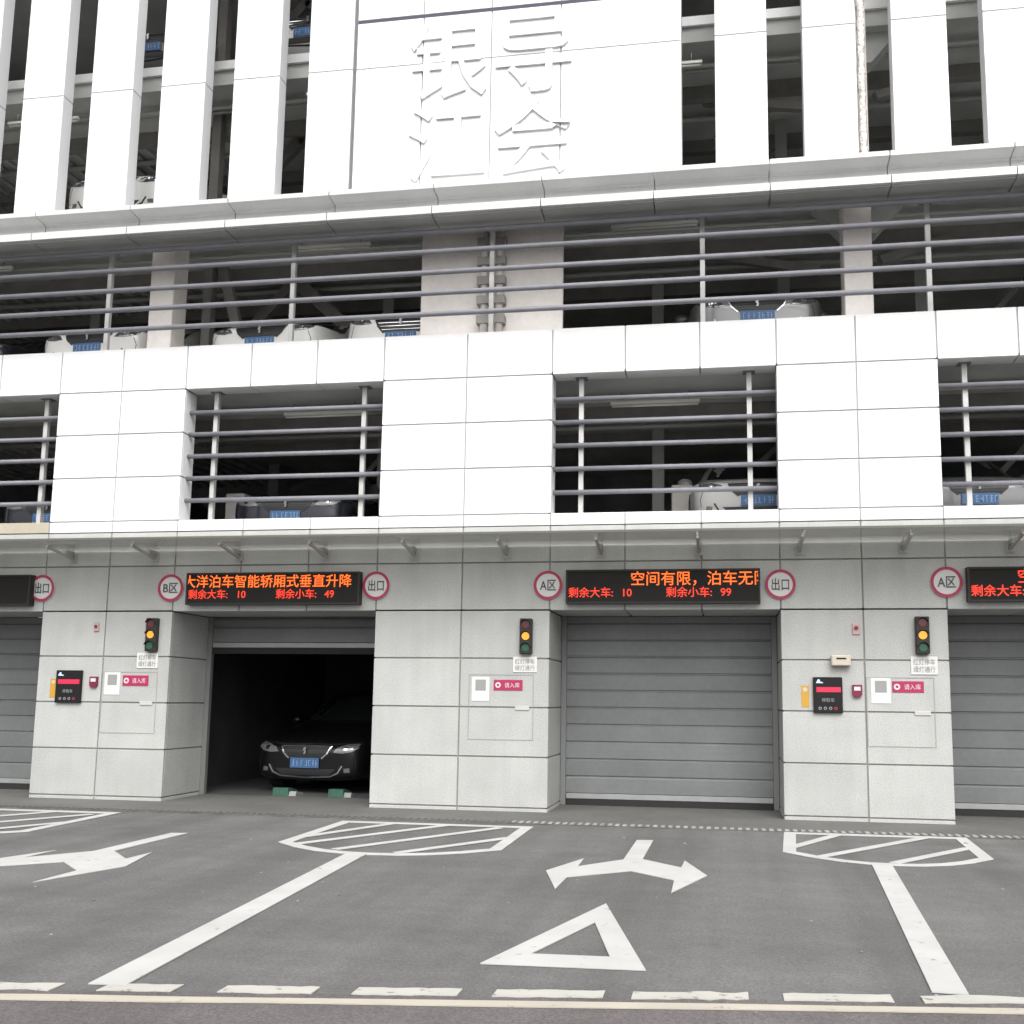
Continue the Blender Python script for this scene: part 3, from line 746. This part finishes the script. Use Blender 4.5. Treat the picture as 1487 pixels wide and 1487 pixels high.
poster(-3.075, 1.333, 'white paper notice with grey square on the middle pier')
poster(1.697, 1.357, 'white paper notice with grey square on the right pier')
def pink(x0, x1, z0, z1, label):
    t = thing('pink_plate', label, 'sign', (x0, 0, z0), 0, 'pink lettered plates on the piers')
    w, h = x1 - x0, z1 - z0
    block('plate', 0, w, -.008, -.001, 0, h, 'pink_red', t, .002)
    MB().ring_y(w * .15, h * .5, h * .13, h * .27, -.0105, -.0078, 18).build('emblem', 'sign_white', t)
    text('请入库', h * .52, 'sign_white', t, w * .64, -.0095, h * .5, True, .002, .0, fit=w * .52)
pink(-7.785, -7.42, 1.475, 1.612, 'pink plate with white characters on the left pier')
pink(-2.798, -2.436, 1.465, 1.594, 'pink plate with white characters on the middle pier')
pink(1.936, 2.288, 1.486, 1.616, 'pink plate with white characters on the right pier')
def terminal(x0, x1, z0, z1, label):
    t = thing('call_terminal', label, 'terminal', (x0, 0, z0), 0, 'black terminals on the piers')
    w, h = x1 - x0, z1 - z0
    block('case', 0, w, -.045, -.001, 0, h, 'black_plastic', t, .006)
    block('red_display', .035, w - .02, -.0475, -.0445, h * .58, h * .72, 'terminal_red', t, 0)
    MB().prism_y([(.03, h * .83), (.055, h * .94), (.075, h * .93), (.08, h * .87), (.105, h * .86), (.115, h * .83)], -.0475, -.0445).build('logo', 'blue_mark', t)
    text('停取车', .05, 'pale_ink', t, w * .5, -.047, h * .36, True, .002, .0)
    for k in range(4): MB().ring_y(w * (.22 + .18 * k), h * .13, .010, .018, -.0475, -.0445, 14).build('key', 'pale_ink' if k < 3 else 'sign_red', t)
terminal(-8.725, -8.36, 1.245, 1.672, 'black call terminal with red display on the left pier')
terminal(1.040, 1.372, 1.240, 1.656, 'black call terminal with red display on the right pier')
def sticker(x, z, label):
    t = thing('yellow_sticker', label, 'sticker', (x, 0, z), 0, 'yellow stickers beside the terminals')
    block('sheet', 0, .088, -.004, -.001, 0, .25, 'yellow_sticker', t, 0)
    MB().prism_y([(.044 + .026 * math.cos(2 * math.pi * i / 16), .205 + .026 * math.sin(2 * math.pi * i / 16)) for i in range(16)], -.0055, -.0035).build('mark', 'beige_plastic', t)
sticker(-8.828, 1.311, 'yellow sticker beside the left black terminal'); sticker(.905, 1.305, 'yellow sticker beside the right black terminal')
def reader(x, z, label):
    t = thing('card_reader', label, 'card reader', (x, 0, z), 0, 'small maroon readers')
    mat('maroon', (.16, .014, .045), .4)
    MB().prism_y([(-.055, .145), (.055, .145), (.055, .03), (.03, 0), (-.03, 0), (-.055, .03)], -.035, -.001).build('case', 'maroon', t)
    block('white_window', -.036, .036, -.038, -.034, .078, .122, 'sign_white', t, 0)
reader(-8.19, 1.447, 'small maroon card reader on the left pier'); reader(1.540, 1.425, 'small maroon card reader on the right pier')
def alarm(x, z, label, r=1.0):
    t = thing('alarm_button', label, 'alarm', (x, 0, z), 0, 'red alarm points on the piers')
    mat('pale_pink', (.46, .31, .29), .5)
    block('base', -.042 * r, .042 * r, -.02, -.001, 0, .135 * r, 'pale_pink', t, .006)
    MB().tube((0, -.034, .078 * r), (0, -.018, .078 * r), .024 * r, 14).build('button', 'maroon', t)
alarm(-8.212, 2.187, 'small red alarm point high on the left pier', .85); alarm(1.547, 2.155, 'small red alarm point high on the right pier')
t = thing('door_sensor', 'beige sensor box with dark slot on the right pier above the terminal', 'sensor', (1.36, 0, 1.785))
block('case', -.112, .112, -.10, -.001, 0, .125, 'beige_plastic', t, .012)
block('dark_slot', -.055, .055, -.103, -.099, .078, .096, 'black_plastic', t, 0)

# ------------------------------------------------------------------ tube lights
def tube_light(x, y, z, label, L=1.2):
    t = thing('tube_light', label, 'light fitting', (x, y, z), 0, 'unlit tube lights under the decks')
    block('batten', 0, L, -.03, .03, .03, .075, 'tube', t, .004)
    MB().tube((.02, 0, .012), (L - .02, 0, .012), .016, 10).build('tube', 'tube', t)
    for k in (.15, L - .15): MB().tube((k, 0, .07), (k, 0, .20), .008, 6).build('hanger', 'steel_grey', t)
tube_light(-1.47, 1.0, 7.83, 'unlit tube light under the second-floor ceiling right of the shaft')
tube_light(-6.16, 1.0, 7.81, 'unlit tube light under the second-floor ceiling left of the shaft')
tube_light(-11.9, 1.0, 7.79, 'unlit tube light under the second-floor ceiling at the left edge')
tube_light(-1.47, 1.0, 5.30, 'unlit tube light in the first-floor window right of the middle pier')
tube_light(-6.16, 1.0, 5.31, 'unlit tube light in the first-floor window left of the middle pier')
tube_light(-.95, .9, 10.12, 'unlit tube light behind the fin right of the sign wall', .75)
tube_light(-6.0, .9, 10.15, 'unlit tube light behind the fins left of the sign wall', .8)
tube_light(-10.9, .9, 10.10, 'unlit tube light behind the leftmost fins', 1.2)

# ------------------------------------------------------------------ cars
def catmull(p, n):
    out = []
    for i in range(len(p) - 1):
        p0, p1, p2, p3 = p[max(i - 1, 0)], p[i], p[i + 1], p[min(i + 2, len(p) - 1)]
        for k in range(n):
            t = k / n; out.append(tuple(.5 * ((2 * b) + (c - a) * t + (2 * a - 5 * b + 4 * c - d) * t * t + (-a + 3 * b - 3 * c + d) * t ** 3) for a, b, c, d in zip(p0, p1, p2, p3)))
    out.append(tuple(p[-1])); return out
def body_rings(suv=0.0):
    u = suv
    # y, bottom, half width, side-mid z, shoulder (x,z), edge (x,z), top-mid (x,z), top z
    st = [(-.012, .40, .05, .45, .05, .48, .04, .50, .02, .52, .52),
          (.000, .27, .50, .40, .50, .52, .46, .585 + u * .3, .25, .60 + u * .3, .605 + u * .3),
          (.045, .21, .70, .38, .70, .56, .64, .650 + u * .4, .36, .672 + u * .4, .680 + u * .4),
          (.16, .18, .81, .38, .815, .60, .75, .690 + u * .5, .42, .722 + u * .5, .735 + u * .5),
          (.42, .17, .865, .38, .87, .64, .80, .745 + u * .5, .48, .785 + u * .5, .800 + u * .5),
          (.90, .17, .885, .40, .89, .70, .82, .830 + u * .6, .52, .865 + u * .6, .880 + u * .6),
          (1.22, .17, .89, .42, .895, .74, .84, .885 + u * .6, .60, .925 + u * .6, .945 + u * .6),
          (1.36, .17, .89, .42, .895, .76, .84, .91 + u * .6, .66, 1.00 + u * .6, 1.03 + u * .6),
          (1.98, .17, .89, .44, .895, .80, .85, .94 + u * .6, .60, 1.36 + u, 1.42 + u),
          (2.60, .17, .89, .44, .895, .80, .85, .95 + u * .6, .58, 1.40 + u, 1.46 + u),
          (3.25, .17, .89, .44, .895, .82, .85, .96 + u * .6, .57, 1.33 + u, 1.39 + u),
          (3.85, .19, .88, .46, .885, .84, .83, .97 + u * .6, .62, 1.02 + u, 1.05 + u),
          (4.25, .24, .84, .48, .85, .80, .79, .93 + u * .6, .55, .96 + u, .97 + u),
          (4.40, .32, .70, .50, .72, .74, .66, .82 + u * .6, .40, .85 + u, .86 + u),
          (4.42, .50, .05, .56, .05, .60, .04, .64, .02, .66, .66)]
    rings = []
    for (y, zb, hw, zm, sx, sz, ex, ez, tx, tz, zt) in st:
        rings.append([(0, y, zb), (hw * .55, y, zb), (hw * .93, y, zb + (zm - zb) * .25), (hw, y, zm), (sx, y, sz), (ex, y, ez), (tx, y, tz), (0, y, zt)])
    return rings
def body_mesh(suv):
    rings = [catmull(r, 4) for r in body_rings(suv)]
    cols = list(zip(*rings)); cols = [catmull(list(c), 4) for c in cols]
    rings = list(zip(*cols)); n = len(rings[0]); v = []; f = []
    for r in rings:
        full = list(r) + [(-x, y, z) for x, y, z in r[-2:0:-1]]
        v += full
    N = 2 * n - 2
    for i in range(len(rings) - 1):
        for j in range(N): k = (j + 1) % N; f.append((i * N + j, i * N + k, (i + 1) * N + k, (i + 1) * N + j))
    f.append(tuple(range(N))); f.append(tuple((len(rings) - 1) * N + j for j in range(N))[::-1])
    me = bpy.data.meshes.new('body'); me.from_pydata(v, [], f); me.update()
    bm = bmesh.new(); bm.from_mesh(me); bmesh.ops.remove_doubles(bm, verts=bm.verts, dist=.0004); bmesh.ops.recalc_face_normals(bm, faces=bm.faces); bm.to_mesh(me)
    bv = BVHTree.FromBMesh(bm); bm.free()
    me.polygons.foreach_set('use_smooth', [True] * len(me.polygons)); return me, bv
def patch(bv, poly, off, axis='y', sign=1, cuts=3, thick=.012):
    """shell that follows the body: polygon in (x,z) seen from the front, or (y,z) seen from the side"""
    bm = bmesh.new()
    vs = [bm.verts.new((a, 0, b)) for a, b in poly]; bm.faces.new(vs)
    bmesh.ops.triangulate(bm, faces=bm.faces[:]); bmesh.ops.subdivide_edges(bm, edges=bm.edges[:], cuts=cuts, use_grid_fill=True)
    for v in bm.verts:
        a, b = v.co.x, v.co.z
        if axis == 'y':
            h = bv.ray_cast(Vector((a, -2, b)), Vector((0, 1, 0))); y = h[0].y if h[0] else .35; v.co = (a, y - off, b)
        else:
            h = bv.ray_cast(Vector((3 * sign, a, b)), Vector((-sign, 0, 0))); x = h[0].x if h[0] else .88 * sign; v.co = (x + off * sign, a, b)
    bmesh.ops.recalc_face_normals(bm, faces=bm.faces)
    front = bm.faces[:]
    if axis == 'y' and sum(f.normal.y for f in front) > 0: bmesh.ops.reverse_faces(bm, faces=front)
    if axis == 'x' and sum(f.normal.x for f in front) * sign < 0: bmesh.ops.reverse_faces(bm, faces=front)
    ex = bmesh.ops.extrude_face_region(bm, geom=bm.faces[:])
    mv = (0, thick, 0) if axis == 'y' else (-sign * thick, 0, 0)
    ev = [g for g in ex['geom'] if isinstance(g, bmesh.types.BMVert)]
    bmesh.ops.translate(bm, verts=ev, vec=mv)
    bmesh.ops.recalc_face_normals(bm, faces=bm.faces)
    me = bpy.data.meshes.new('patch'); bm.to_mesh(me); bm.free(); me.polygons.foreach_set('use_smooth', [False] * len(me.polygons)); return me
def ribbon(pts, w):
    out = []
    for q in strip(pts, w): out.append(q)
    return out
_car = {}
def car_kit(suv):
    if suv in _car: return _car[suv]
    me, bv = body_mesh(suv); k = {}; d = suv * .35
    k['body'] = me
    k['grille'] = patch(bv, [(-.38, .655 + d), (.38, .655 + d), (.33, .56 + d * .5), (.25, .495), (-.25, .495), (-.33, .56 + d * .5)], .004)
    def rib(pts, w, off, m=None):
        b = MB(); first = None
        ms = [patch(bv, q, off, cuts=1) for q in strip(pts, w)]
        v = []; f = []
        for mm in ms:
            o = len(v); v += [tuple(x.co) for x in mm.vertices]; f += [tuple(o + i for i in p.vertices) for p in mm.polygons]; bpy.data.meshes.remove(mm)
        r = bpy.data.meshes.new('trim'); r.from_pydata(v, [], f); r.update(); return r
    k['grille_frame'] = rib([(-.38, .66 + d), (0, .667 + d), (.38, .66 + d), (.33, .56 + d * .5), (.25, .49)], .020, .010)
    k['grille_frame2'] = rib([(-.38, .66 + d), (-.33, .56 + d * .5), (-.25, .49)], .020, .010)
    k['bars'] = [rib([(-.35 + .025 * i, .63 + d * (1 - i * .25) - i * .036), (.35 - .025 * i, .63 + d * (1 - i * .25) - i * .036)], .008, .009) for i in range(4)]
    k['seam'] = [rib([(-.74, .715 + d), (-.56, .708 + d), (-.42, .688 + d), (0, .694 + d), (.42, .688 + d), (.56, .708 + d), (.74, .715 + d)], .009, .002)]
    for s in (1, -1): k['seam'].append(rib([(s * .70, .575 + d), (s * .74, .47), (s * .73, .36)], .008, .002))
    k['lip'] = rib([(-.56, .40), (-.50, .30), (-.38, .245), (0, .228), (.38, .245), (.50, .30), (.56, .40)], .020, .008)
    k['intake'] = patch(bv, [(-.46, .35), (.46, .35), (.36, .258), (-.36, .258)], .003)
    k['plate_y'] = min((bv.ray_cast(Vector((x, -2, z)), Vector((0, 1, 0)))[0] or Vector((0, .1, 0))).y for x in (-.2, 0, .2) for z in (.36, .43, .49)) - .012
    for s in (1, -1):
        hp = [(s * .42, .580 + d), (s * .47, .645 + d), (s * .58, .685 + d), (s * .70, .705 + d), (s * .755, .70 + d), (s * .765, .64 + d), (s * .68, .590 + d), (s * .55, .568 + d)]
        k['head%d' % s] = patch(bv, hp, .006)
        k['lamp%d' % s] = patch(bv, [(s * .60 + .035 * math.cos(t * math.pi / 4), .637 + d + .028 * math.sin(t * math.pi / 4)) for t in range(8)], .010, cuts=1)
        k['fog%d' % s] = patch(bv, [(s * .58, .36), (s * .66, .37), (s * .67, .31), (s * .59, .305)], .005, cuts=1)
        k['side%d' % s] = patch(bv, [(1.62, .97 + suv * .6), (2.02, 1.30 + suv), (3.1, 1.30 + suv), (3.65, .99 + suv * .6)], .004, 'x', s)
        w = MB().tube((s * .70, 0, 0), (s * .912, 0, 0), .315, 28).mesh('tyre'); k['tyre%d' % s] = w
        k['rim%d' % s] = MB().tube((s * .86, 0, 0), (s * .918, 0, 0), .205, 24, .195).mesh('rim')
        a = MB(); n = 16
        for i in range(n):
            a0, a1 = R(-8 + 196 * i / n), R(-8 + 196 * (i + 1) / n)
            pts = [(math.cos(a0) * .315, math.sin(a0) * .315), (math.cos(a1) * .315, math.sin(a1) * .315), (math.cos(a1) * .375, math.sin(a1) * .375), (math.cos(a0) * .375, math.sin(a0) * .375)]
            a.prism_x(pts, s * .72, s * .904)
        k['arch%d' % s] = a.mesh('wheel_arch')
        mi = bmesh.new(); bmesh.ops.create_icosphere(mi, subdivisions=2, radius=1); bmesh.ops.scale(mi, vec=(.11, .06, .075), verts=mi.verts); bmesh.ops.translate(mi, verts=mi.verts, vec=(s * .99, 1.52, .99 + suv * .6))
        mm = bpy.data.meshes.new('mirror'); mi.to_mesh(mm); mi.free(); mm.polygons.foreach_set('use_smooth', [True] * len(mm.polygons)); k['mirror%d' % s] = mm
    k['screen'] = patch(bv, [(-.68, 1.0 + suv * .6), (.68, 1.0 + suv * .6), (.56, 1.36 + suv), (-.56, 1.36 + suv)], .006, cuts=5)
    _car[suv] = k; return k
def put(name, me, m, parent, loc=(0, 0, 0)):
    me = me.copy() if len(me.materials) and me.materials[0] != MATS[m] else me
    if len(me.materials) == 0: me.materials.append(MATS[m])
    else: me.materials[0] = MATS[m]
    return link(name, me, None, parent, loc)
def plate_marks(parent, y, z):
    """pressed pale glyph strokes, too small to read"""
    rnd = random.Random(parent['label']); mb = MB()
    for i in range(7):
        x = -.185 + i * .056 + (.022 if i > 1 else 0); w, h = .034, .08
        for q in range(3):
            zz = z - h / 2 + h * rnd.choice((0, .45, .9)); mb.box(x, x + w, y - .003, y - .0005, zz, zz + .009)
        xx = x + rnd.choice((0, w * .4, w - .009)); mb.box(xx, xx + .009, y - .0045, y - .0005, z - h / 2, z + h / 2)
    return mb
def car(x, y, z, rz, paint, label, suv=0.0, group='cars parked on the decks', grille='grille', chrome='trim_black', plate=True):
    k = car_kit(suv); d = suv * .35
    t = thing('parked_car', label, 'car', (x, y, z), rz, group)
    b = put('body', k['body'], paint, t)
    g = put('grille', k['grille'], grille, t)
    put('grille_frame', k['grille_frame'], chrome, g); put('grille_frame', k['grille_frame2'], chrome, g)
    for bb in k['bars']: put('grille_bar', bb, 'trim_black' if suv == 0 else 'chrome', g)
    MB().prism_y([(-.018, -.045), (-.006, -.012), (-.026, .01), (-.012, .045), (.014, .05), (.022, .03), (.008, .012), (.020, -.008), (.012, -.048)], -.006, 0).build('emblem', 'dull_chrome' if paint == 'car_black' else 'badge', g, (0, k['plate_y'] - .006, .60 + d * .8))
    put('lower_lip', k['lip'], chrome, t); put('air_intake', k['intake'], 'trim_black', t)
    if plate:
        py = k['plate_y']
        pl = block('number_plate', -.22, .22, py - .006, py + .004, .36, .50, 'plate_blue', t, .002)
        m = plate_marks(t, 0, 0).build('plate_lettering', 'plate_ink', pl, (0, -.0045, 0)); m['kind'] = 'stuff'
    for s in (1, -1):
        h = put('headlight', k['head%d' % s], 'headlight' if paint in ('car_black', 'car_dark') else 'lamp_glass', t); put('lamp', k['lamp%d' % s], 'chrome', h)
        put('fog_light', k['fog%d' % s], 'headlight', t)
        put('side_window', k['side%d' % s], 'dark_glass', t)
        put('mirror', k['mirror%d' % s], paint, t)
        for yy in (.88, 3.52):
            w = part_empty('wheel', t); w.location = (0, yy, .315)
            put('tyre', k['tyre%d' % s], 'tyre', w); put('rim', k['rim%d' % s], 'rim', w); put('wheel_arch', k['arch%d' % s], 'trim_black', w)
    for q in k['seam']: put('shut_line', q, 'rubber', b)
    put('windscreen', k['screen'], 'dark_glass', t)
    return t
car(-5.80, 1.42, .012, R(-5), 'car_black', 'black saloon with blue plate inside the open ground-floor gate', 0.0, 'cars parked on the decks', chrome='dull_chrome')
F1, F2, F3, F4 = 3.5, 5.93, 8.37, 10.80
car(-9.06, .60, F2 - .02, R(-2), 'car_white', 'white car with round black grille on the second floor at the left', 0.0)
car(-6.40, .60, F2 - .05, R(-2), 'car_white', 'white car low behind the railing left of the shaft', 0.0)
car(-4.34, .62, F2 - .06, R(0), 'car_white', 'white car with barred grille half hidden by the shaft wall', .16)
car(.49, .65, F2 + .0, R(2), 'car_silver', 'grey car with blue plate on the second floor right of the shaft', chrome='dull_chrome')
car(-11.6, 1.0, F2 + .05, R(0), 'car_dark', 'dark car on the second floor at the left edge')
car(.47, .75, F1, R(0), 'car_shaded_white', 'pale grey car with blue plate in the window right of the middle pier')  # a white car; its pale grey is shade put into the paint
car(3.18, .80, F1 - .03, R(0), 'car_silver', 'grey car with blue plate in the window at the right edge')
car(-6.05, .95, F1 - .05, R(2), 'car_dark', 'dark car in the shade of the window left of the middle pier')
car(-3.95, 1.0, F1 + .05, R(0), 'car_shaded_white', 'pale grey car half hidden by the middle pier at first floor')  # also a white car, dimmed by shade in its paint colour
car(-9.75, .95, F1 - .02, R(0), 'car_dark', 'dark car in the first-floor window at the left edge')
car(-9.05, .90, F3 + .02, R(0), 'car_white', 'white car behind the lower left fins', .18)
car(-6.05, .95, F4 + .02, R(0), 'car_white', 'white car behind the upper fins left of the sign wall', .10)
car(-8.65, .95, F4 + .02, R(0), 'car_silver', 'grey car behind the upper fins at far left')
# green wheel blocks in the open gate
for (xa, xb, label) in ((-6.11, -5.89, 'green wheel block under the black car, left one'), (-5.31, -5.10, 'green wheel block under the black car, right one')):
    t = thing('wheel_block', label, 'wheel block', ((xa + xb) / 2, 1.08, .012), 0, 'green wheel blocks in the open gate')
    w = (xb - xa) / 2
    MB().prism_x([(0, 0), (.34, 0), (.34, .05), (.10, .105), (0, .105)], -w, w).build('block', 'green_block', t)
    MB().prism_x([(.02, .0), (.30, 0), (.28, .03), (.05, .06)], w, w + .10).build('foot', 'floor_dark', t)
